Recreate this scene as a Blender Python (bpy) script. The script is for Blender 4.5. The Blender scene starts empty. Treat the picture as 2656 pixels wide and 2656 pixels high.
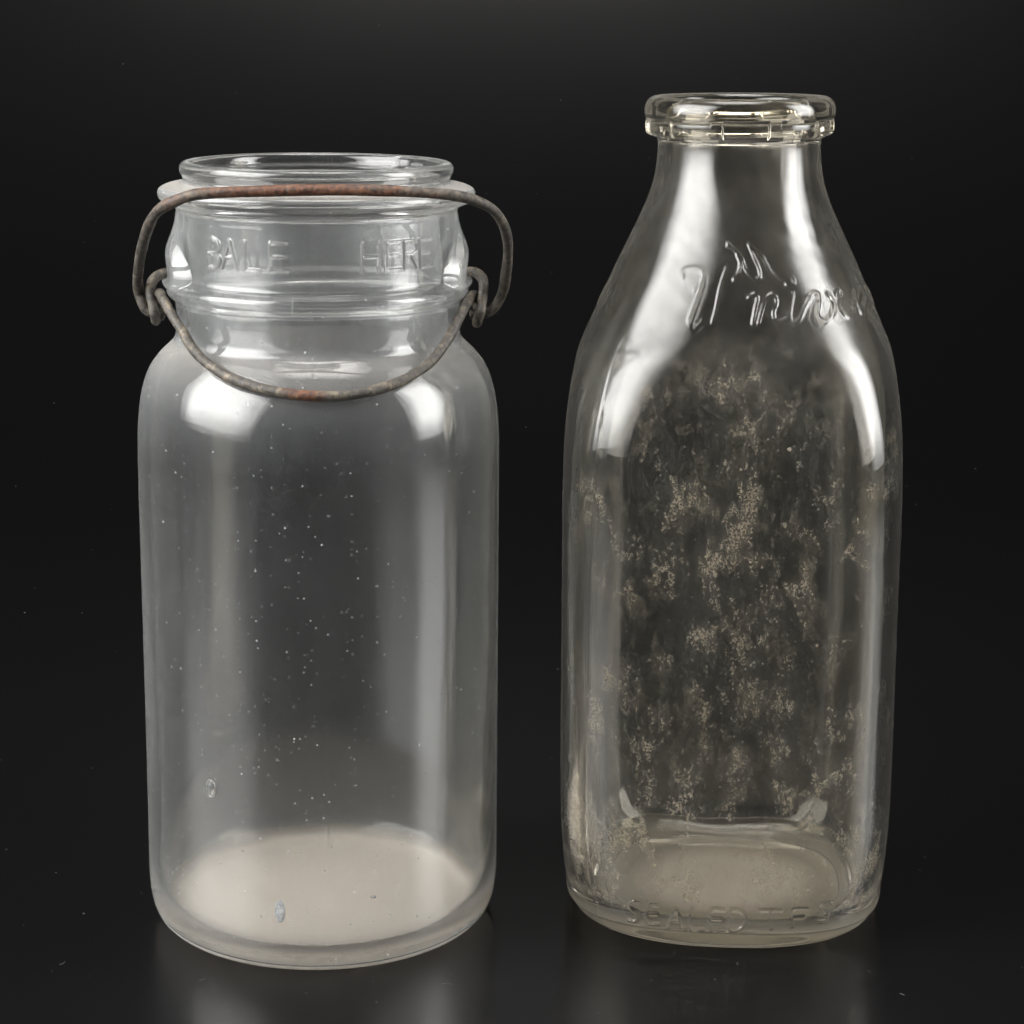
import bpy, math, random
import numpy as np
from mathutils import Vector

random.seed(7)
rng = np.random.default_rng(11)
sc = bpy.context.scene
col = sc.collection
R = math.radians

# ------------------------------------------------------------------ camera
cam_data = bpy.data.cameras.new('camera')
cam = bpy.data.objects.new('camera', cam_data)
col.objects.link(cam)
cam.location = (0.0, -0.6015, 0.258)
cam.rotation_euler = (R(77.0), 0, 0)
cam_data.sensor_width = 36
cam_data.lens = 77.04
cam_data.clip_start = 0.02
cam_data.clip_end = 20
sc.camera = cam

# ------------------------------------------------------------------ world and lamps
world = bpy.data.worlds.new('World')
sc.world = world
world.use_nodes = True
world.node_tree.nodes['Background'].inputs['Color'].default_value = (0.9, 0.95, 1.0, 1)
world.node_tree.nodes['Background'].inputs['Strength'].default_value = 0.012


def softbox(name, loc, target, sx, sy, power, color, edge=0.3):
    """soft lamp: a diffuser panel, brightest in its middle as a real one is"""
    ld = bpy.data.lights.new(name, 'AREA')
    ld.shape = 'RECTANGLE'
    ld.size, ld.size_y = sx, sy
    ld.energy = power
    ld.color = color
    ld.use_nodes = True
    t = ld.node_tree
    em = t.nodes['Emission']
    geo = t.nodes.new('ShaderNodeNewGeometry')
    sep = t.nodes.new('ShaderNodeSeparateXYZ')
    t.links.new(geo.outputs['Parametric'], sep.inputs[0])
    fall = []
    for ax in (0, 1):
        a = t.nodes.new('ShaderNodeMath')
        a.operation = 'SUBTRACT'
        a.inputs[1].default_value = 0.5
        t.links.new(sep.outputs[ax], a.inputs[0])
        b = t.nodes.new('ShaderNodeMath')
        b.operation = 'ABSOLUTE'
        t.links.new(a.outputs[0], b.inputs[0])
        mr = t.nodes.new('ShaderNodeMapRange')
        mr.interpolation_type = 'SMOOTHSTEP'
        for k, x in zip((1, 2, 3, 4), (0.22, 0.5, 1.2, edge)):
            mr.inputs[k].default_value = x
        t.links.new(b.outputs[0], mr.inputs[0])
        fall.append(mr.outputs[0])
    mul = t.nodes.new('ShaderNodeMath')
    mul.operation = 'MULTIPLY'
    t.links.new(fall[0], mul.inputs[0])
    t.links.new(fall[1], mul.inputs[1])
    t.links.new(mul.outputs[0], em.inputs['Strength'])
    o = bpy.data.objects.new(name, ld)
    col.objects.link(o)
    o.location = loc
    dv = Vector(target) - Vector(loc)
    o.rotation_euler = dv.to_track_quat('-Z', 'Y').to_euler()
    return o


softbox('softbox_lamp', (-0.76, -0.34, 0.60), (-0.05, 0.0, 0.14), 1.02, 0.96, 33.0, (1.0, 0.99, 0.975))
softbox('softbox_lamp', (0.90, -0.17, 0.51), (0.05, 0.0, 0.14), 0.52, 0.90, 16.0, (1.0, 0.99, 0.975))
softbox('added_overhead_fill', (0.0, -0.05, 1.45), (0.0, 0.0, 0.0), 0.9, 0.9, 18.0, (1.0, 0.97, 0.94))  # unseen fill, added to brighten the floor dust and the sheet's upper part

# ------------------------------------------------------------------ render settings
sc.view_settings.view_transform = 'Standard'
sc.view_settings.look = 'None'
sc.view_settings.exposure = 0.0
sc.view_settings.gamma = 1.0
cy = sc.cycles
cy.max_bounces = 18
cy.transmission_bounces = 18
cy.glossy_bounces = 8
cy.diffuse_bounces = 3
cy.transparent_max_bounces = 16
cy.caustics_refractive = True
cy.caustics_reflective = True
cy.blur_glossy = 0.3
cy.sample_clamp_indirect = 6.0
cy.use_denoising = True
cy.use_adaptive_sampling = True
cy.adaptive_threshold = 0.06
cy.adaptive_min_samples = 56


# ------------------------------------------------------------------ node helper
class NT:
    def __init__(self, name):
        self.m = bpy.data.materials.new(name)
        self.m.use_nodes = True
        self.t = self.m.node_tree
        self.t.nodes.clear()
        self.out = self.t.nodes.new('ShaderNodeOutputMaterial')

    def n(self, kind, **kw):
        nd = self.t.nodes.new('ShaderNode' + kind)
        for k, v in kw.items():
            if k in nd.inputs:
                self.set(nd.inputs[k], v)
            else:
                setattr(nd, k, v)
        return nd

    def set(self, sock, v):
        if isinstance(v, bpy.types.NodeSocket):
            self.t.links.new(v, sock)
        else:
            if isinstance(v, tuple) and len(v) == 3 and sock.type == 'RGBA':
                v = v + (1,)
            sock.default_value = v

    def math(self, op, a, b=None, c=None, clamp=False):
        nd = self.t.nodes.new('ShaderNodeMath')
        nd.operation = op
        nd.use_clamp = clamp
        self.set(nd.inputs[0], a)
        if b is not None:
            self.set(nd.inputs[1], b)
        if c is not None:
            self.set(nd.inputs[2], c)
        return nd.outputs[0]

    def ramp(self, v, a, b, lo=0.0, hi=1.0):
        nd = self.t.nodes.new('ShaderNodeMapRange')
        nd.interpolation_type = 'SMOOTHSTEP'
        self.set(nd.inputs[0], v)
        for i, x in zip((1, 2, 3, 4), (a, b, lo, hi)):
            nd.inputs[i].default_value = x
        return nd.outputs[0]

    def noise(self, vec, scale, detail=4, rough=0.55, dist=0.0):
        nd = self.n('TexNoise', Scale=scale, Detail=detail, Roughness=rough, Distortion=dist)
        self.t.links.new(vec, nd.inputs['Vector'])
        return nd.outputs['Fac']

    def mapping(self, vec, scale=(1, 1, 1), loc=(0, 0, 0)):
        nd = self.t.nodes.new('ShaderNodeMapping')
        self.t.links.new(vec, nd.inputs['Vector'])
        nd.inputs['Scale'].default_value = scale
        nd.inputs['Location'].default_value = loc
        return nd.outputs[0]

    def specks(self, vec, scale, size, keep):
        v = self.t.nodes.new('ShaderNodeTexVoronoi')
        v.inputs['Scale'].default_value = scale
        self.t.links.new(vec, v.inputs['Vector'])
        sep = self.t.nodes.new('ShaderNodeSeparateColor')
        self.t.links.new(v.outputs['Color'], sep.inputs[0])
        r2 = self.math('POWER', sep.outputs[1], 3.0)
        rel = self.math('DIVIDE', v.outputs['Distance'], self.math('MULTIPLY_ADD', r2, size * 0.85, size * 0.15))
        near = self.ramp(rel, 1.0, 0.55)
        pick = self.math('GREATER_THAN', sep.outputs[0], 1 - keep)
        amp = self.math('MULTIPLY', near, pick)
        return self.math('MULTIPLY', amp, self.math('MULTIPLY_ADD', sep.outputs[2], 0.7, 0.3))

    def mixcol(self, f, a, b):
        nd = self.t.nodes.new('ShaderNodeMix')
        nd.data_type = 'RGBA'
        self.set(nd.inputs[0], f)
        self.set(nd.inputs[6], a)
        self.set(nd.inputs[7], b)
        return nd.outputs[2]

    def obj(self):
        return self.t.nodes.new('ShaderNodeTexCoord').outputs['Object']

    def attr(self, name):
        nd = self.t.nodes.new('ShaderNodeAttribute')
        nd.attribute_name = name
        return nd.outputs['Fac']

    def mixsh(self, f, a, b):
        nd = self.t.nodes.new('ShaderNodeMixShader')
        self.set(nd.inputs[0], f)
        self.t.links.new(a, nd.inputs[1])
        self.t.links.new(b, nd.inputs[2])
        return nd.outputs[0]

    def done(self, sh):
        self.t.links.new(sh, self.out.inputs['Surface'])
        return self.m


# ------------------------------------------------------------------ materials
SMEAR_ANISO = 0.55


def glass_base(t, tint, rough, coat, coat_rough, sheen, sheen_tint=(0.9, 0.93, 0.9)):
    p = t.n('BsdfPrincipled')
    p.inputs['Base Color'].default_value = tint + (1,)
    t.set(p.inputs['Roughness'], rough)
    p.inputs['IOR'].default_value = 1.5
    p.inputs['Transmission Weight'].default_value = 1.0
    p.inputs['Coat Weight'].default_value = coat
    p.inputs['Coat Roughness'].default_value = coat_rough
    p.inputs['Coat IOR'].default_value = 1.45
    p.inputs['Sheen Weight'].default_value = sheen
    p.inputs['Sheen Roughness'].default_value = 0.45
    p.inputs['Sheen Tint'].default_value = sheen_tint + (1,)
    return p.outputs[0]


def dust_shader(t, color, trans=0.35):
    d = t.n('BsdfDiffuse', Color=color)
    tr = t.n('BsdfTranslucent', Color=color)
    return t.mixsh(trans, d.outputs[0], tr.outputs[0])


def smear(t, g, weight, rough, aniso):
    """wiped-on grease and fine upright scuffs: a soft mirror that spreads highlights up and down only"""
    a = t.n('BsdfAnisotropic', Roughness=rough, Anisotropy=aniso)
    a.inputs['Color'].default_value = (0.95, 0.97, 1.0, 1)
    tg = t.n('Tangent', direction_type='RADIAL', axis='Z')
    t.t.links.new(tg.outputs[0], a.inputs['Tangent'])
    return t.mixsh(weight, g, a.outputs[0])


def jar_glass():
    t = NT('dusty_clear_glass')
    v = t.obj()
    cloud = t.noise(v, 38, 3, 0.65)
    g = glass_base(t, (0.985, 0.987, 0.970), t.ramp(cloud, 0.3, 0.72, 0.025, 0.085), 0.0, 0.33, 0.25)
    streak = t.ramp(t.noise(t.mapping(v, (1, 1, 0.06)), 420, 2, 0.65), 0.3, 0.75)
    g = smear(t, g, t.math('MULTIPLY', t.attr('film'), t.math('MULTIPLY_ADD', streak, 0.24, 0.26)), 0.46, SMEAR_ANISO)
    haze = t.math('MULTIPLY', t.math('MULTIPLY_ADD', streak, 0.5, 0.6), t.math('MULTIPLY_ADD', cloud, 1.7, 0.2))
    haze = t.math('MULTIPLY', haze, t.attr('film'))
    sp = t.math('MULTIPLY', t.specks(v, 640, 0.28, 0.28), 0.75)
    settle = t.math('MULTIPLY', t.attr('dust'), t.ramp(t.noise(v, 2200, 2, 0.7), 0.3, 0.6, 0.86, 1.0))
    fac = t.math('ADD', t.math('ADD', haze, sp), settle, clamp=True)
    c = t.mixcol(t.ramp(t.attr('dust'), 0.02, 0.4), (0.63, 0.655, 0.67), (0.64, 0.585, 0.525))
    return t.done(t.mixsh(fac, g, dust_shader(t, c)))


def bottle_glass(name, tint):
    t = NT(name)
    v = t.obj()
    edge = t.noise(v, 46, 3, 0.65)
    veil = t.attr('veil')
    rough = t.math('ADD', t.ramp(edge, 0.38, 0.70, 0.008, 0.045), t.math('MULTIPLY', veil, t.ramp(edge, 0.3, 0.65, 0.04, 0.18)))
    g = glass_base(t, tint, rough, 0.0, 0.30, 0.11, (0.98, 0.95, 0.85))
    streak = t.ramp(t.noise(t.mapping(v, (1, 1, 0.05)), 420, 2, 0.65), 0.3, 0.8, 0.3, 1.0)
    g = smear(t, g, t.math('MULTIPLY', streak, 0.0055), 0.40, SMEAR_ANISO)
    film = t.attr('film')
    vs = t.mapping(v, (1, 1, 0.6))
    film = t.ramp(t.math('ADD', film, t.math('MULTIPLY_ADD', edge, 1.4, -0.64)), 0.2, 0.85)
    crust = t.noise(vs, 120, 7, 0.80)
    n1 = t.ramp(crust, 0.485, 0.62)
    n2 = t.ramp(t.noise(v, 1500, 3, 0.8), 0.36, 0.62, 0.2, 1.0)
    n3 = t.ramp(t.noise(t.mapping(v, (1, 1, 0.22), (3, 1, 2)), 80, 4, 0.7), 0.40, 0.70)
    patch = t.math('MULTIPLY', t.math('MULTIPLY', n1, n2), t.math('MULTIPLY_ADD', n3, 0.40, 0.42))
    thin = t.math('MULTIPLY', t.math('MULTIPLY_ADD', n3, 0.8, 0.2), t.math('MULTIPLY', n2, 0.20))
    flakes = t.specks(t.mapping(v, (1, 1, 0.8)), 330, 0.24, 0.22)
    hair = t.math('ABSOLUTE', t.math('SUBTRACT', t.noise(t.mapping(v, (1, 1, 0.55), (5, 2, 9)), 150, 2, 0.5), 0.5))
    hair = t.math('MULTIPLY', t.ramp(hair, 0.011, 0.004), t.ramp(crust, 0.47, 0.56, 0.0, 0.11))
    dots = t.math('MULTIPLY', t.specks(v, 820, 0.30, 0.35), 0.55)
    marks = t.math('ADD', t.math('MULTIPLY_ADD', flakes, 0.7, dots), hair)
    dep = t.math('MULTIPLY', film, t.math('ADD', t.math('ADD', patch, thin), marks))
    haze = t.math('MULTIPLY', streak, t.math('MULTIPLY_ADD', veil, t.ramp(edge, 0.3, 0.7, 0.005, 0.024), 0.009))
    settle = t.math('MULTIPLY', t.attr('dust'), t.math('MULTIPLY_ADD', n2, 0.10, 0.90))
    fac = t.math('ADD', haze, t.math('ADD', dep, settle), clamp=True)
    c = t.mixcol(n1, (0.55, 0.545, 0.52), (0.58, 0.52, 0.42))
    c = t.mixcol(t.ramp(flakes, 0.1, 0.4), c, (0.68, 0.61, 0.50))
    c = t.mixcol(t.ramp(t.attr('dust'), 0.05, 0.3), c, (0.64, 0.60, 0.545))
    return t.done(t.mixsh(fac, g, dust_shader(t, c)))


def wire_mat(name, rust_reach, pale):
    t = NT(name)
    v = t.obj()
    sep = t.n('SeparateXYZ')
    t.t.links.new(v, sep.inputs[0])
    ax = t.math('ABSOLUTE', sep.outputs[0])
    n1 = t.noise(v, 160, 6, 0.65)
    n2 = t.noise(v, 620, 6, 0.7)
    n3 = t.noise(v, 330, 5, 0.7, 0.5)
    near = t.math('ADD', t.math('MULTIPLY', ax, -1.0 / rust_reach), t.math('MULTIPLY_ADD', n1, 1.6, 0.4))
    rustf = t.ramp(near, 0.0, 0.75)
    steel = t.mixcol(t.ramp(n2, 0.4, 0.62), (0.030, 0.027, 0.024), (0.088, 0.078, 0.064))
    rust = t.mixcol(t.ramp(n2, 0.36, 0.64), (0.034, 0.015, 0.010), (0.135, 0.056, 0.028))
    c = t.mixcol(rustf, steel, rust)
    dustf = t.math('MULTIPLY', t.ramp(n3, 0.5, 0.66), pale)
    c = t.mixcol(dustf, c, (0.36, 0.29, 0.20))
    p = t.n('BsdfPrincipled')
    t.set(p.inputs['Base Color'], c)
    p.inputs['Metallic'].default_value = 0.15
    t.set(p.inputs['Roughness'], t.ramp(n2, 0.3, 0.7, 0.42, 0.75))
    b = t.n('Bump', Strength=0.5, Distance=0.0004)
    t.set(b.inputs['Height'], t.math('ADD', n2, n3))
    t.t.links.new(b.outputs[0], p.inputs['Normal'])
    return t.done(p.outputs[0])


def sheet_mat():
    t = NT('black_gloss_sheet')
    v = t.obj()
    n1 = t.noise(v, 9, 3, 0.6)
    p = t.n('BsdfPrincipled')
    p.inputs['Base Color'].default_value = (0.0022, 0.0022, 0.0024, 1)
    p.inputs['Roughness'].default_value = 0.36
    p.inputs['Specular IOR Level'].default_value = 0.23
    p.inputs['Coat Weight'].default_value = 0.32
    t.set(p.inputs['Coat Roughness'], t.ramp(n1, 0.3, 0.7, 0.13, 0.18))
    sp = t.specks(v, 240, 0.13, 0.10)
    d = t.n('BsdfDiffuse', Color=(0.22, 0.215, 0.2))
    return t.done(t.mixsh(t.math('MULTIPLY', sp, 0.5), p.outputs[0], d.outputs[0]))


def lint_mat():
    t = NT('pale_lint')
    c = t.mixcol(t.noise(t.obj(), 60, 2), (0.08, 0.078, 0.074), (0.22, 0.21, 0.20))
    return t.done(t.n('BsdfDiffuse', Color=c).outputs[0])


M_JAR = jar_glass()
M_BOT = bottle_glass('stained_clear_glass', (0.995, 0.968, 0.90))
M_BOT_THICK = bottle_glass('thick_yellowish_glass', (0.988, 0.918, 0.75))
M_WA = wire_mat('rusted_wire', 0.034, 0.18)
M_WC = wire_mat('dull_steel_wire', 0.006, 0.40)
M_SHEET = sheet_mat()
M_LINT = lint_mat()


# ------------------------------------------------------------------ object helpers
def mesh_obj(name, verts, faces, mat, parent=None, normals=None, attrs=None, smooth=True):
    me = bpy.data.meshes.new(name)
    me.from_pydata(verts.tolist() if hasattr(verts, 'tolist') else verts, [],
                   faces.tolist() if hasattr(faces, 'tolist') else faces)
    me.update()
    if smooth:
        me.polygons.foreach_set('use_smooth', [True] * len(me.polygons))
    if normals is not None:
        me.normals_split_custom_set_from_vertices(normals.tolist())
    for k, a in (attrs or {}).items():
        at = me.attributes.new(k, 'FLOAT', 'POINT')
        at.data.foreach_set('value', np.ascontiguousarray(a, dtype=np.float32))
    me.materials.append(mat)
    o = bpy.data.objects.new(name, me)
    col.objects.link(o)
    if parent is not None:
        o.parent = parent
    return o


def thing(name, label, cat, loc, rot=(0, 0, 0)):
    o = bpy.data.objects.new(name, None)
    col.objects.link(o)
    o.empty_display_size = 0.02
    o.location = loc
    o.rotation_euler = rot
    o['label'] = label
    o['category'] = cat
    return o


def catmull(P, per=24):
    """dense centripetal Catmull-Rom through the points"""
    P = np.array(P, float)
    Q = np.vstack([2 * P[0] - P[1], P, 2 * P[-1] - P[-2]])
    out = []
    for i in range(1, len(Q) - 2):
        p0, p1, p2, p3 = Q[i - 1:i + 3]
        t0 = 0.0
        t1 = t0 + max(np.linalg.norm(p1 - p0), 1e-9) ** 0.5
        t2 = t1 + max(np.linalg.norm(p2 - p1), 1e-9) ** 0.5
        t3 = t2 + max(np.linalg.norm(p3 - p2), 1e-9) ** 0.5
        for t in np.linspace(t1, t2, per, endpoint=False):
            a1 = (t1 - t) / (t1 - t0) * p0 + (t - t0) / (t1 - t0) * p1
            a2 = (t2 - t) / (t2 - t1) * p1 + (t - t1) / (t2 - t1) * p2
            a3 = (t3 - t) / (t3 - t2) * p2 + (t - t2) / (t3 - t2) * p3
            b1 = (t2 - t) / (t2 - t0) * a1 + (t - t0) / (t2 - t0) * a2
            b2 = (t3 - t) / (t3 - t1) * a2 + (t - t1) / (t3 - t1) * a3
            out.append((t2 - t) / (t2 - t1) * b1 + (t - t1) / (t2 - t1) * b2)
    out.append(P[-1])
    return np.array(out)


def resample(C, step):
    """walk a dense curve with a local step size"""
    out = [C[0]]
    acc = 0.0
    for a, b in zip(C[:-1], C[1:]):
        acc += np.linalg.norm(b - a)
        if acc >= step(b):
            out.append(b)
            acc = 0.0
    if np.linalg.norm(out[-1] - C[-1]) > 1e-7:
        out.append(C[-1])
    return np.array(out)


def columns(bands):
    """angles in degrees from the front (-y), each band (start, end, step)"""
    out = []
    for a, b, s in bands:
        n = max(1, int(round((b - a) / s)))
        out += list(np.linspace(a, b, n, endpoint=False))
    return np.radians(np.array(out))


def stroke_field(phi, z, strokes, rref, half, height, soft=0.5):
    """raised height of rounded strokes given as (degrees, millimetres) polylines"""
    s = phi * rref
    h = np.zeros_like(s)
    for st in strokes:
        pts = np.array([(math.radians(a) * rref, b * 0.001) for a, b in st])
        if len(pts) > 2:
            pts = catmull(pts, 5)
        lo, hi = pts.min(0) - 2 * half, pts.max(0) + 2 * half
        idx = np.nonzero((s > lo[0]) & (s < hi[0]) & (z > lo[1]) & (z < hi[1]))[0]
        if not len(idx):
            continue
        q = np.stack([s[idx], z[idx]], 1)
        dmin = np.full(len(idx), 1e9)
        for a, b in zip(pts[:-1], pts[1:]):
            ab = b - a
            L2 = max(ab @ ab, 1e-14)
            t = np.clip(((q - a) @ ab) / L2, 0, 1)
            dmin = np.minimum(dmin, np.linalg.norm(q - (a + t[:, None] * ab), axis=1))
        e = np.clip((half - dmin) / (half * soft), 0, 1)
        h[idx] = np.maximum(h[idx], height * e * e * (3 - 2 * e))
    return h


def build_glass(root, rows, inner_from, phis, radius, disp, part_of, attr_of, mat, labels, thick={}):
    """rows: (r, z) from the outer pole over the lip to the inner pole.
    One watertight skin; its faces are handed out to named parts that share edges and normals."""
    nr, nc = len(rows), len(phis)
    body = rows[1:-1]
    zz = np.repeat(body[:, 1], nc)
    rr = np.repeat(body[:, 0], nc)
    ph = np.tile(phis, len(body))
    inner = np.repeat((np.arange(1, nr - 1) >= inner_from).astype(float), nc)
    rad = radius(rr, zz, ph, inner) + disp(rr, zz, ph, inner)
    V = np.stack([rad * np.sin(ph), -rad * np.cos(ph), zz], 1)
    V = np.vstack([V, [[0, 0, rows[0, 1]], [0, 0, rows[-1, 1]]]])
    nb = len(body)
    i, j = np.meshgrid(np.arange(nb - 1), np.arange(nc), indexing='ij')
    j2 = (j + 1) % nc
    quads = np.stack([i * nc + j, i * nc + j2, (i + 1) * nc + j2, (i + 1) * nc + j], -1).reshape(-1, 4)
    jj = np.arange(nc)
    p0, p1 = nb * nc, nb * nc + 1
    t0 = np.stack([np.full(nc, p0), (jj + 1) % nc, jj], 1)
    t1 = np.stack([np.full(nc, p1), (nb - 1) * nc + jj, (nb - 1) * nc + (jj + 1) % nc], 1)
    # smooth normals of the whole skin
    N = np.zeros_like(V)
    fn = np.cross(V[quads[:, 2]] - V[quads[:, 0]], V[quads[:, 3]] - V[quads[:, 1]])
    for k in range(4):
        np.add.at(N, quads[:, k], fn)
    for tr in (t0, t1):
        f2 = np.cross(V[tr[:, 1]] - V[tr[:, 0]], V[tr[:, 2]] - V[tr[:, 0]])
        for k in range(3):
            np.add.at(N, tr[:, k], f2)
    N /= np.maximum(np.linalg.norm(N, axis=1, keepdims=True), 1e-20)
    inner = np.append(inner, [0, 1])
    rr_, zz_, ph_ = np.append(rr, [0, 0]), np.append(zz, [rows[0, 1], rows[-1, 1]]), np.append(ph, [0, 0])
    attrs = attr_of(rr_, zz_, ph_, inner, N, V)
    fc = quads[:, 0]
    names = part_of(rr[fc], zz[quads].mean(1), ph[fc], inner[fc], quads)
    made = {}
    for nm in sorted(set(names.tolist())):
        f = quads[names == nm]
        tris = [t for t, n_ in ((t0, 'base'), (t1, 'base')) if n_ == nm.split('#')[0]]
        used = np.unique(np.concatenate([f.ravel()] + [t.ravel() for t in tris]))
        remap = np.full(len(V), -1)
        remap[used] = np.arange(len(used))
        faces = remap[f].tolist()
        for t in tris:
            faces += remap[t].tolist()
        o = mesh_obj(nm.split('#')[0], V[used], faces, thick.get(nm.split('#')[0], mat), root, N[used], {k: a[used] for k, a in attrs.items()})
        if nm.split('#')[0] in labels:
            o['label'] = labels[nm.split('#')[0]]
        made[nm] = o
    return made


def tube(name, pts, radius, mat, parent, sides=18, step=0.0006, wob=0.06):
    C = resample(catmull(np.array(pts), 30), lambda p: step)
    n = len(C)
    T = np.gradient(C, axis=0)
    T /= np.linalg.norm(T, axis=1, keepdims=True)
    up = np.array([0.0, 0.3, 1.0])
    V, F = [], []
    u = np.cross(T[0], up)
    u /= np.linalg.norm(u)
    wv = np.interp(np.arange(n), np.arange(0, n + 8, 8), 1 + wob * rng.standard_normal(len(np.arange(0, n + 8, 8))))
    # rounded ends: extra rings that close the tube
    prof = [(-1.0, 0.25), (-0.9, 0.6), (-0.55, 0.88)]
    rings = []
    for off, k in prof:
        rings.append((C[0] + T[0] * off * radius * 0.5, T[0], radius * k))
    for i in range(n):
        rings.append((C[i], T[i], radius * wv[i]))
    for off, k in reversed(prof):
        rings.append((C[-1] - T[-1] * off * radius * 0.5, T[-1], radius * k))
    for c, t, r in rings:
        u = u - t * (u @ t)
        u /= np.linalg.norm(u)
        w = np.cross(t, u)
        for k in range(sides):
            a = 2 * math.pi * k / sides
            V.append(c + r * (math.cos(a) * u + math.sin(a) * w))
    m = len(rings)
    for i in range(m - 1):
        for k in range(sides):
            k2 = (k + 1) % sides
            F.append([i * sides + k, i * sides + k2, (i + 1) * sides + k2, (i + 1) * sides + k])
    F.append(list(range(sides))[::-1])
    F.append([(m - 1) * sides + k for k in range(sides)])
    return mesh_obj(name, np.array(V), F, mat, parent)


def sstep(a, b, x):
    t = np.clip((x - a) / (b - a), 0, 1)
    return t * t * (3 - 2 * t)


# ------------------------------------------------------------------ the black sheet they stand on
def build_setting():
    rad, yc = 0.62, 0.46
    prof = [(-0.9, 0.0), (yc, 0.0)]
    for k in range(1, 49):
        a = R(90 * k / 48)
        prof.append((yc + rad * math.sin(a), rad - rad * math.cos(a)))
    prof.append((yc + rad, 2.2))
    V, F = [], []
    for y, z in prof:
        V += [(-1.8, y, z), (1.8, y, z)]
    for i in range(len(prof) - 1):
        F.append([2 * i, 2 * i + 1, 2 * i + 3, 2 * i + 2])
    o = mesh_obj('backdrop', V, F, M_SHEET)
    o['kind'] = 'structure'
    o['label'] = 'seamless glossy black sheet under and behind the two glass vessels'


build_setting()

# ------------------------------------------------------------------ traced relief, in degrees and millimetres on the glass
SCRIPT=[
   [(5.56, 182.89), (7.54, 183.7), (9.18, 183.02), (8.34, 180.77), (6.84, 176.3)] ,
   [(9.01, 176.3), (10.4, 179.22), (11.93, 181.54), (14.18, 183.39), (16.33, 183.47), (17.01, 181.89), (15.23, 179.19), (15.64, 177.27), (17.67, 176.79), (21.0, 177.99)] ,
   [(24.36, 183.74), (22.28, 180.29), (21.46, 177.99), (22.46, 176.41), (25.2, 177.53), (28.07, 180.18), (30.53, 181.86), (33.78, 183.61), (36.16, 183.29), (34.79, 180.74), (32.96, 178.86), (33.4, 177.11), (35.7, 176.57), (39.14, 177.84), (42.12, 180.43), (41.95, 182.4), (40.85, 183.15)] ,
   [(45.25, 182.83), (48.54, 183.96), (49.45, 182.8), (45.13, 179.89), (45.2, 177.92), (47.96, 177.29), (52.15, 178.67), (60.06, 182.96)] ,
   [(60.06, 182.96), (57.13, 179.52), (56.31, 177.38), (65.41, 179.71), (82.11, 182.39), (84.18, 179.87), (74.71, 177.28)] ,
   [(25.8, 187.14), (26.13, 186.73)] ,
   [(-4.68, 196.36), (-0.57, 194.63), (2.54, 192.88), (4.01, 190.53), (6.12, 188.57), (8.88, 187.39), (10.63, 187.79), (10.56, 190.13), (8.29, 193.26), (6.36, 196.02)] ,
   [(6.13, 196.22), (9.54, 194.65), (12.47, 193.26), (14.39, 190.89), (16.19, 188.92), (18.69, 187.14), (21.12, 186.13)] ,
   [(0.25, 193.64), (1.81, 191.7), (1.14, 189.33), (-0.9, 187.28)] ,
   [(-24.12, 187.31), (-25.23, 189.06), (-21.04, 189.96), (-16.41, 189.67), (-15.11, 188.33), (-15.68, 185.96), (-17.64, 184.35)] ,
   [(-4.37, 190.46), (-6.37, 186.53), (-7.26, 182.99), (-7.8, 179.86), (-8.74, 176.33)] ,
   [(-15.22, 185.58), (-16.25, 183.21), (-17.16, 180.45), (-17.84, 176.74), (-15.91, 175.9), (-13.81, 177.02)] ,
   [(-78.03, 183.53), (-85.89, 180.07), (-85.69, 177.01)] ,
   [(-55.56, 183.1), (-61.12, 182.07), (-61.73, 179.52), (-59.26, 177.66), (-52.62, 177.32)] ,
   [(-70.79, 183.44), (-69.31, 180.16), (-66.84, 177.41)] ,
]
HEEL=[
   [(-26.73, 14.25), (-28.47, 14.47), (-29.95, 13.53), (-29.54, 12.17), (-27.75, 10.98), (-27.32, 9.62), (-28.67, 8.26), (-30.32, 8.33)] ,
   [(-20.87, 14.08), (-23.58, 14.01), (-24.33, 8.27), (-21.02, 8.35)] ,
   [(-23.93, 11.14), (-21.52, 11.29)] ,
   [(-17.72, 7.48), (-15.36, 12.9), (-13.27, 7.81)] ,
   [(-16.56, 9.56), (-14.16, 9.64)] ,
   [(-9.96, 13.32), (-10.31, 7.55), (-6.25, 7.53)] ,
   [(0.81, 13.63), (-3.23, 13.56), (-3.32, 7.61), (0.98, 7.68)] ,
   [(-3.25, 10.68), (-0.02, 10.85)] ,
   [(3.22, 13.8), (3.24, 7.76), (6.17, 7.98), (8.04, 10.06), (7.95, 12.2), (5.91, 13.79), (3.22, 13.8)] ,
   [(13.11, 14.03), (19.94, 14.19)] ,
   [(16.52, 14.11), (16.86, 8.55)] ,
   [(23.54, 9.11), (23.23, 14.38), (27.96, 14.49)] ,
   [(23.63, 11.79), (26.83, 11.89)] ,
   [(34.99, 15.67), (33.04, 16.32), (31.89, 15.53), (32.44, 13.79), (34.14, 12.43), (33.97, 10.45), (31.74, 10.37)] ,
]
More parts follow.
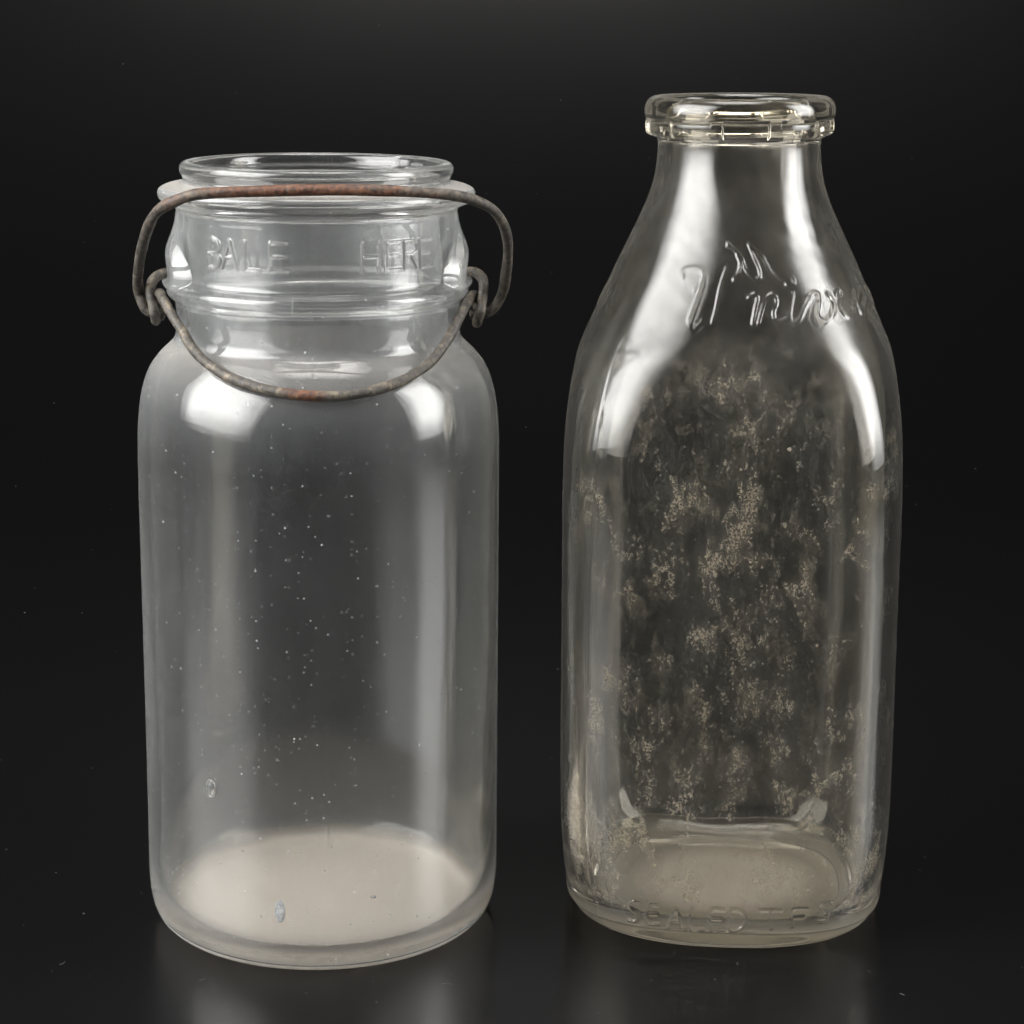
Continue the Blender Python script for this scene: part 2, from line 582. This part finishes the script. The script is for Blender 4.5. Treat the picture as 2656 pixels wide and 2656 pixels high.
WIRE_A= [(-0.0416, -0.0082, 0.1751), (-0.0427, -0.0082, 0.1754), (-0.0443, -0.0082, 0.1759), (-0.046, -0.0082, 0.1767), (-0.047, -0.0082, 0.1787), (-0.0478, -0.0082, 0.1812), (-0.0477, -0.011, 0.1844), (-0.0466, -0.0159, 0.1885), (-0.0452, -0.0209, 0.1925), (-0.0435, -0.0258, 0.1965), (-0.0412, -0.0317, 0.2011), (-0.0386, -0.0367, 0.205), (-0.0359, -0.0397, 0.2073), (-0.0325, -0.0419, 0.209), (-0.0278, -0.0444, 0.2108), (-0.0224, -0.0453, 0.2115), (-0.0118, -0.0456, 0.212), (0.003, -0.0456, 0.2125), (0.0206, -0.0456, 0.2125), (0.0311, -0.0456, 0.2121), (0.0395, -0.0451, 0.2113), (0.0444, -0.0431, 0.2098), (0.0482, -0.04, 0.2075), (0.051, -0.0342, 0.203), (0.052, -0.0287, 0.1988), (0.0522, -0.0249, 0.1958), (0.0521, -0.0209, 0.1925), (0.0517, -0.016, 0.1885), (0.0511, -0.01, 0.1836), (0.0502, -0.0082, 0.1808), (0.0491, -0.0082, 0.1788), (0.0478, -0.0082, 0.1774), (0.0464, -0.0082, 0.1767), (0.0439, -0.0082, 0.1763), (0.0425, -0.0082, 0.1761)]
WIRE_C= [(-0.0394, -0.003, 0.1864), (-0.0407, -0.0037, 0.1863), (-0.0423, -0.0045, 0.186), (-0.0436, -0.007, 0.1853), (-0.0443, -0.0095, 0.1838), (-0.0444, -0.0103, 0.1815), (-0.0439, -0.011, 0.1788), (-0.0433, -0.0118, 0.1758), (-0.0433, -0.01, 0.1741), (-0.0437, -0.0072, 0.1737), (-0.0437, -0.0046, 0.1758), (-0.0437, -0.0046, 0.179), (-0.0428, -0.0066, 0.1807), (-0.039, -0.0234, 0.1814), (-0.0373, -0.0258, 0.1794), (-0.0349, -0.029, 0.1764), (-0.0325, -0.0317, 0.1738), (-0.031, -0.0334, 0.1715), (-0.0273, -0.0368, 0.168), (-0.0211, -0.0415, 0.1647), (-0.0139, -0.0453, 0.1625), (-0.0063, -0.0478, 0.1612), (0.0021, -0.0487, 0.1605), (0.0105, -0.0476, 0.1604), (0.0187, -0.0443, 0.1615), (0.0259, -0.0394, 0.1635), (0.032, -0.0329, 0.1668), (0.0359, -0.027, 0.1712), (0.0375, -0.0238, 0.1736), (0.0391, -0.0202, 0.1764), (0.0405, -0.0159, 0.1789), (0.0418, -0.0104, 0.1805), (0.043, -0.0066, 0.1814), (0.0439, -0.0046, 0.179), (0.0441, -0.0046, 0.1761), (0.0441, -0.0072, 0.1743), (0.0439, -0.01, 0.1743), (0.0447, -0.0118, 0.1771), (0.0452, -0.0107, 0.1795), (0.0455, -0.0096, 0.1821), (0.0456, -0.0085, 0.1848), (0.0449, -0.0053, 0.1861), (0.0433, -0.002, 0.1869), (0.0415, 0.0, 0.1869), (0.0399, 0.002, 0.1866)]


# ------------------------------------------------------------------ canning jar
GLYPH = {
    'B': [[(0, 0), (0, 1), (.6, 1), (.9, .85), (.9, .65), (.6, .5), (0, .5)], [(.6, .5), (1, .36), (1, .14), (.65, 0), (0, 0)]],
    'A': [[(0, 0), (.5, 1)], [(.5, 1), (1, 0)], [(.2, .4), (.8, .4)]],
    'L': [[(0, 1), (0, 0)], [(0, 0), (1, 0)]],
    'E': [[(0, 1), (0, 0)], [(0, 1), (1, 1)], [(0, .52), (.8, .52)], [(0, 0), (1, 0)]],
    'H': [[(0, 0), (0, 1)], [(1, 0), (1, 1)], [(0, .5), (1, .5)]],
    'R': [[(0, 0), (0, 1)], [(0, 1), (.6, 1), (1, .87), (1, .66), (.6, .52), (0, .5)], [(.5, .5), (1, 0)]],
}
JAR_TEXT = []
for ch, a0, a1 in (('B', -42.3, -36.4), ('A', -35.0, -27.8), ('L', -24.2, -18.0), ('E', -13.6, -7.0),
                   ('H', 22.3, 29.2), ('E', 32.5, 39.1), ('R', 41.1, 47.6), ('E', 49.4, 56.6)):
    for st in GLYPH[ch]:
        JAR_TEXT.append([(a0 + (a1 - a0) * x, 190.9 + 7.2 * y) for x, y in st])

JAR_OUT = [(0, .0013), (.030, .0012), (.0385, .0008), (.0415, .0002), (.0430, .0), (.0455, .0006), (.0479, .0027),
           (.0493, .0058), (.0500, .0095), (.0503, .0140), (.0503, .035), (.0503, .065), (.0503, .10), (.0503, .130),
           (.0502, .1400), (.0498, .1470), (.0488, .1540), (.0467, .1602), (.0437, .1644), (.0412, .1668),
           (.0397, .1684), (.0391, .1702), (.0390, .1740), (.0390, .1782), (.0395, .1795), (.0408, .1806),
           (.0414, .1821), (.0410, .1836), (.0396, .1846), (.0388, .1856), (.0385, .1880), (.0383, .1940),
           (.0381, .2010), (.0381, .2034), (.0388, .2047), (.0406, .2056), (.0424, .2065), (.0431, .2080),
           (.0427, .2093), (.0412, .2102), (.0385, .2108), (.0367, .2112), (.0362, .2119), (.0364, .2128),
           (.0369, .2136), (.0371, .2146), (.0369, .2156), (.0363, .2163), (.0354, .2166)]
JAR_IN = [(.0346, .2164), (.0340, .2156), (.0337, .2140), (.0336, .2100), (.0336, .2000), (.0340, .1900),
          (.0348, .1800), (.0350, .1740), (.0355, .1700), (.0371, .1668), (.0400, .1635), (.0430, .1590),
          (.0452, .1530), (.0463, .1450), (.0468, .1350), (.0470, .10), (.0470, .06), (.0470, .030), (.0469, .0160),
          (.0464, .0118), (.0452, .0084), (.0432, .0060), (.0404, .0047), (.035, .0041), (.020, .0038), (0, .0037)]


def jar_step(p):
    r, z = p
    if .1895 < z < .1995 and r > .037:
        return .00022
    if z > .164 or z < .018:
        return .00055
    return .0018


def build_jar():
    root = thing('canning_jar', 'tall cylindrical clear glass jar with rusty wire handle, dusty inside', 'jar',
                 (-0.0551, 0.0, 0.0004), (0, R(0.55), 0))
    co = resample(catmull(JAR_OUT), jar_step)
    ci = resample(catmull([JAR_OUT[-1]] + JAR_IN), jar_step)[1:]
    rows = np.vstack([co, ci])
    inner_from = len(co)
    phis = columns([(-180, -128, 2.0), (-128, -58, 0.7), (-58, 66, 0.34), (66, 132, 0.7), (132, 180, 2.0)])

    def wave(ph, z, k):
        return (np.sin(2 * ph + 1.3 * k + 21 * z) * .5 + np.sin(3 * ph - 34 * z + k) * .35 + np.sin(5 * ph + 61 * z + 2 * k) * .15)

    def boss(dp, z):
        w = 11 + 22 * sstep(.2025, .1860, z)
        return sstep(1.0, .60, np.abs(dp) / w) * sstep(.2030, .1885, z) * sstep(.1800, .1842, z)

    def radius(r, z, ph, inner):
        return r.copy()

    def disp(r, z, ph, inner):
        d = np.zeros_like(r)
        wall = (r > .03)
        d += inner * wall * .00045 * wave(ph, z, 1.0) * sstep(.012, .03, z) * sstep(.2166, .20, z)
        d += (1 - inner) * wall * .00010 * wave(ph, z, 4.0) * sstep(.004, .02, z)
        d += (1 - inner) * wall * .00002 * np.sin(15 * ph + 260 * z + 3 * np.sin(4 * ph + 90 * z)) * np.sin(560 * z + 2.5 * np.sin(3 * ph)) * sstep(.012, .03, z) * sstep(.18, .165, z)
        # two arched bosses for the wire
        for c in (-85.0, 95.0):
            dp = np.degrees((ph - R(c) + math.pi) % (2 * math.pi) - math.pi)
            a = boss(dp, z)
            dim = np.exp(-((dp / 15.0) ** 2 + ((z - .1875) / .0040) ** 2))
            swell = np.maximum(0.0, .0384 + .0040 * a - r) * (a > 0) - .0020 * dim * a * (z > .1846)
            d += (1 - inner) * (r > .037) * (z < .2032) * (z > .178) * swell
        # mould seams
        for c, lo, hi in ((3.0, .165, .2166), (6.0, .01, .12), (183.0, .01, .2166)):
            dp = (ph - R(c) + math.pi) % (2 * math.pi) - math.pi
            d += (1 - inner) * wall * .00014 * np.exp(-(dp * .04 / .00026) ** 2) * (z > lo) * (z < hi)
        m = (inner < .5) & (z > .188) & (z < .2005) & (r > .037)
        d[m] += stroke_field(ph[m], z[m], JAR_TEXT, .0384, .00048, .00042, .8)
        # shallow chip in the rim, behind on the right
        dp = np.degrees((ph - R(137.0) + math.pi) % (2 * math.pi) - math.pi)
        d += inner * .0011 * np.exp(-((dp / 6.0) ** 4)) * sstep(.2095, .2125, z) * (z < .2158)
        return d

    def parts(r, z, ph, inner, quads):
        nm = np.full(len(r), 'body', dtype=object)
        nm[z < .0120] = 'base'
        nm[z > .1650] = 'neck'
        nm[(z > .2044) & (inner < .5)] = 'collar'
        nm[(z > .2117)] = 'lip'
        for k, c in enumerate((-85.0, 95.0)):
            dp = np.degrees((ph - R(c) + math.pi) % (2 * math.pi) - math.pi)
            b = (inner < .5) & (boss(dp, z) > .06) & (z > .1826) & (z < .2030)
            nm[b] = 'wire_boss#%d' % k
        m = (inner < .5) & (z > .188) & (z < .2005) & (np.abs(ph) < R(62))
        h = np.zeros(len(r))
        h[m] = stroke_field(ph[m], z[m], JAR_TEXT, .0384, .00050, 1.0, .8)
        nm[h > .05] = 'raised_lettering'
        return nm.astype(str)

    def attrs(r, z, ph, inner, N, V):
        dust = np.zeros_like(r)
        floor = inner * sstep(.0470, .0415, r) * (z < .02)
        dust += floor * .93
        up = np.clip(N[:, 2], 0, 1) * (1 - inner)
        dust += up * sstep(.203, .207, z) * (z < .2118) * .32
        dust += up * (z > .14) * (z < .172) * .33
        dust += inner * sstep(.034, .006, z) * .10 + inner * sstep(.016, .005, z) * .08 * (r > .040)
        under = (1 - inner) * (z < .004) * (r < .042)
        dust += under * .15
        film = .0135 + .0065 * inner
        film = film * (1 + 4.6 * sstep(.163, .172, z) * sstep(.208, .203, z))
        m = (inner < .5) & (z > .188) & (z < .2005) & (r > .037)
        h = np.zeros_like(r)
        h[m] = stroke_field(ph[m], z[m], JAR_TEXT, .0384, .00048, 1.0, .8)
        dust += .32 * h * (1 - h) * 4          # dirt caught along the letter flanks
        return {'dust': np.clip(dust, 0, 1), 'film': film * np.ones_like(r)}

    build_glass(root, rows, inner_from, phis, radius, disp, parts, attrs, M_JAR,
                {'raised_lettering': 'raised letters reading BALE HERE', 'base': 'thick glass base with a floor of pale beige dust',
                 'lip': 'rounded rim with a small chip'})
    tube('wire_handle', WIRE_A, .00143, M_WA, root)['label'] = 'rust brown wire bail arched across the front of the neck'
    tube('wire_loop', WIRE_C, .00136, M_WC, root)['label'] = 'dull grey wire hanging in a curve below the neck'
    # air bubbles trapped in the wall: closed skins facing inwards
    for a, z, rr, sx, sz in ((-32.8, .0515, .0487, .0017, .0026), (-9.1, .0191, .0487, .0014, .0032), (20.5, .0225, .0489, .0008, .0004)):
        V, F = [], []
        nu, nv = 16, 20
        for i in range(nu + 1):
            th = math.pi * i / nu
            for k in range(nv):
                p = 2 * math.pi * k / nv
                V.append((sx * math.sin(th) * math.cos(p), min(.0011, sx) * math.sin(th) * math.sin(p), sz * math.cos(th)))
        for i in range(nu):
            for k in range(nv):
                k2 = (k + 1) % nv
                q = [i * nv + k, i * nv + k2, (i + 1) * nv + k2, (i + 1) * nv + k]
                F.append(q)          # wound so the normals point to the air inside
        b = mesh_obj('air_bubble', V, F, M_MILK if a > -20 and a < 0 else M_BUB, root)
        ar = R(a)
        b.location = (rr * math.sin(ar), -rr * math.cos(ar), z)
        b.rotation_euler = (0, 0, ar)
    return root


def bubble_mat(milk=0.0):
    t = NT('bubble_glass')
    g = t.n('BsdfGlass', IOR=1.5, Roughness=0.0)
    w = dust_shader(t, (0.85, 0.89, 0.94))
    f = t.ramp(t.noise(t.obj(), 700, 2), 0.3, 0.7, milk * 0.4, milk)
    return t.done(t.mixsh(f, g.outputs[0], w))


M_BUB = bubble_mat()
M_MILK = bubble_mat(0.6)
build_jar()

# ------------------------------------------------------------------ milk bottle
BOT_OUT = [(0, .0005), (.028, .0005), (.0355, .0003), (.0380, .0001), (.0397, .0), (.0424, .0008), (.0442, .0028),
           (.0451, .0052), (.0454, .0062), (.0459, .0072), (.0460, .0114), (.0465, .0177), (.0470, .0300), (.0472, .0427),
           (.0472, .0734), (.0472, .105), (.0471, .1297), (.0464, .1471), (.0445, .1609), (.0431, .1665), (.0406, .1722),
           (.0356, .1835), (.0331, .1890), (.0304, .1946), (.0275, .2007), (.0253, .2057), (.0234, .2118), (.0226, .2178),
           (.0225, .2216), (.0229, .2228), (.0244, .2233), (.0254, .2240), (.0257, .2252), (.0257, .2268), (.0256, .2276),
           (.0259, .2281), (.0262, .2290), (.0262, .2304), (.0258, .2321), (.0249, .2333), (.0237, .2339)]
BOT_IN = [(.0224, .2337), (.0215, .2328), (.0210, .2312), (.0207, .2290), (.0203, .2276), (.0194, .2268), (.0189, .2258),
          (.0187, .2230), (.0188, .2180), (.0196, .2118), (.0216, .2052), (.0237, .2005), (.0266, .1944), (.0293, .1888),
          (.0318, .1834), (.0366, .1722), (.0391, .1662), (.0406, .1606), (.0426, .1470), (.0434, .1297), (.0436, .105),
          (.0436, .0734), (.0435, .040), (.0430, .0220), (.0420, .0140), (.0400, .0086), (.0364, .0055), (.0315, .0041), (.025, .0035),
          (.015, .0033), (0, .0033)]


def bottle_step(p):
    r, z = p
    if r > .030 and (.1735 < z < .1975 or .0062 < z < .0175):
        return .00026
    if z > .19 or z < .02:
        return .00055
    return .0018


BOT_RELIEF = (('script', SCRIPT[:9], .0400, .00086, .00044), ('script', SCRIPT[9:], .0400, .00086, .00022),
              ('heel', HEEL, .0470, .00062, .00052))


def build_bottle():
    root = thing('milk_bottle', 'tall squared clear glass milk bottle with round lipped neck and stained sides', 'bottle',
                 (0.0628, 0.012, 0.0), (0, 0, R(-5.84)))
    co = resample(catmull(BOT_OUT), bottle_step)
    ci = resample(catmull([BOT_OUT[-1]] + BOT_IN), bottle_step)[1:]
    rows = np.vstack([co, ci])
    inner_from = len(co)
    phis = columns([(-180, -90, 1.6), (-90, 86, 0.36), (86, 180, 1.6)])

    def nexp(z):
        s = sstep(.198, .122, z)
        b = np.clip(z / .032, 0, 1) ** 0.7
        return 2 + s * 2.5 * (.12 + .88 * b)

    def wave(ph, z, k):
        return (np.sin(2 * ph + k + 28 * z) * .45 + np.sin(3 * ph - 45 * z + 2 * k) * .35 + np.sin(6 * ph + 80 * z + k) * .2)

    def radius(r, z, ph, inner):
        n = np.where((inner > .5) & (z < .03), np.maximum(nexp(z), 2.7), nexp(z))
        k = np.clip(r / .012, 0, 1)
        n = 2 + (n - 2) * k
        return r / (np.abs(np.cos(ph)) ** n + np.abs(np.sin(ph)) ** n) ** (1 / n)

    def disp(r, z, ph, inner):
        wall = (r > .017)
        d = inner * wall * .00050 * wave(ph, z, .7) * sstep(.012, .03, z) * sstep(.226, .21, z)
        d += (1 - inner) * (r > .02) * .00012 * wave(ph, z, 3.1) * sstep(.007, .02, z) * sstep(.225, .21, z)
        d += (1 - inner) * (r > .02) * .000022 * np.sin(17 * ph + 300 * z + 3 * np.sin(5 * ph + 110 * z)) * np.sin(640 * z + 2.5 * np.sin(4 * ph)) * sstep(.012, .03, z) * sstep(.22, .20, z)
        # short lugs round the collar
        ring = (inner < .5) & (r > .0235) & (z > .2229) & (z < .2279)
        dp = ((np.degrees(ph) + 13.9 + 18) % 36.0) - 18
        lug = sstep(4.3, 3.5, np.abs(dp))
        d += ring * (lug * .00095 - .00070) * sstep(.2229, .2237, z) * sstep(.2279, .2275, z)
        for nm, st, rref, half, hh in BOT_RELIEF:
            m = (inner < .5) & (z > .004) & (z < .2) & (r > .028)
            d[m] += stroke_field(ph[m], z[m], st, rref, half, hh, 1.0)
        # seam of the base plate and of the two mould halves
        d += (1 - inner) * (r > .044) * .00018 * np.exp(-((z - .0068) / .00035) ** 2)
        for c in (-42.0, 138.0):
            dq = (ph - R(c) + math.pi) % (2 * math.pi) - math.pi
            d += (1 - inner) * (r > .02) * .00014 * np.exp(-(dq * .047 / .0004) ** 2) * (z < .17)
        return d

    def parts(r, z, ph, inner, quads):
        nm = np.full(len(r), 'body', dtype=object)
        nm[z < .0068] = 'base'
        nm[(inner > .5) & (z < .0090)] = 'base'
        nm[z > .1500] = 'shoulder'
        nm[z > .2010] = 'neck'
        nm[(z > .2229) & (inner < .5)] = 'collar'
        nm[(z > .2277)] = 'lip'
        dp = ((np.degrees(ph) + 13.9 + 18) % 36.0) - 18
        k = np.floor((np.degrees(ph) + 13.9 + 18) / 36.0).astype(int) % 10
        lug = (inner < .5) & (np.abs(dp) < 4.2) & (z > .2231) & (z < .2277)
        nm[lug] = ['lug#%d' % q for q in k[lug]]
        for name, st, rref, half, hh in BOT_RELIEF:
            m = (inner < .5) & (z > .004) & (z < .2) & (r > .028)
            h = np.zeros(len(r))
            h[m] = stroke_field(ph[m], z[m], st, rref, half, 1.0, .75)
            nm[h > .05] = 'raised_lettering#' + name
        return nm.astype(str)

    def attrs(r, z, ph, inner, N, V):
        dust = np.zeros_like(r)
        x, y = V[:, 0], V[:, 1]
        cen = np.hypot(x / .037, y / .040)
        dust += inner * (z < .0105) * np.maximum(sstep(1.10, .45, cen) * .74, sstep(.0105, .005, z) * .22)
        dust += (1 - inner) * sstep(.0034, .0012, z) * .42      # scuffed, stippled underside
        # mineral stain on the front and back panels
        side = np.abs(np.abs(x) - .0)
        panel = (.60 + .60 * np.exp(-((x - .002) / .017) ** 2)) * sstep(.046, .034, np.abs(x)) * sstep(.008, .02, z) * sstep(.180, .152, z)
        edge = sstep(.05, .016, z) * .32 * (np.abs(x) > .02)
        film = inner * np.clip(panel * (.6 + .4 * (y < 0)) * (.8 + .3 * sstep(.10, .03, z)) + edge * (z > .011), 0, 1.15)
        veil = sstep(.140, .168, z) * sstep(.226, .220, z)
        return {'dust': np.clip(dust, 0, 1), 'film': film, 'veil': veil}

    made = build_glass(root, rows, inner_from, phis, radius, disp, parts, attrs, M_BOT, {},
                       {'lip': M_BOT_THICK, 'collar': M_BOT_THICK, 'lug': M_BOT_THICK, 'base': M_BOT_THICK})
    made['raised_lettering#script']['label'] = 'raised handwriting around the shoulder'
    made['raised_lettering#heel']['label'] = 'raised capitals SEALED along the foot'
    made['base']['label'] = 'thick yellowish glass foot'
    return root


build_bottle()


# ------------------------------------------------------------------ lint on the black sheet
def build_lint():
    V, F = [], []

    def fibre(x, y, L, ang, bend, r=.00005):
        n, s = 7, 5
        base = len(V)
        a = ang
        px, py = x, y
        for i in range(n):
            z = r + .0001 * math.sin(math.pi * i / (n - 1))
            for k in range(s):
                q = 2 * math.pi * k / s
                V.append((px - math.sin(a) * r * math.cos(q), py + math.cos(a) * r * math.cos(q), z + r * math.sin(q)))
            px += L / n * math.cos(a)
            py += L / n * math.sin(a)
            a += bend / n
        for i in range(n - 1):
            for k in range(s):
                k2 = (k + 1) % s
                F.append([base + i * s + k, base + i * s + k2, base + (i + 1) * s + k2, base + (i + 1) * s + k])

    for x, y, L, a, b in ((-.019, -.052, .0034, -.3, .6), (-.085, -.050, .0022, .4, .8), (.0625, -.040, .0022, 2.6, -3.4),
                          (-.125, -.040, .0030, .5, 1.6), (.098, -.045, .0016, 1.2, 2.0), (-.078, -.066, .001, 0, .5),
                          (.104, -.058, .0018, -1.0, .5), (-.0555, -.058, .0008, .2, .2)):
        fibre(x, y, L, a, b)
    for _ in range(90):
        x, y = rng.uniform(-.15, .15), rng.uniform(-.10, .25)
        if (x + .055) ** 2 + y ** 2 < .055 ** 2 or abs(x - .063) < .052 and abs(y - .012) < .052:
            continue
        fibre(x, y, rng.uniform(.0002, .0008), rng.uniform(0, 6.3), rng.uniform(-1, 1), rng.uniform(.00004, .00010))
    o = mesh_obj('lint', V, F, M_LINT)
    o['kind'] = 'stuff'
    o['label'] = 'tiny pale lint fibres and dust specks scattered on the black sheet'
    o['category'] = 'lint'


build_lint()
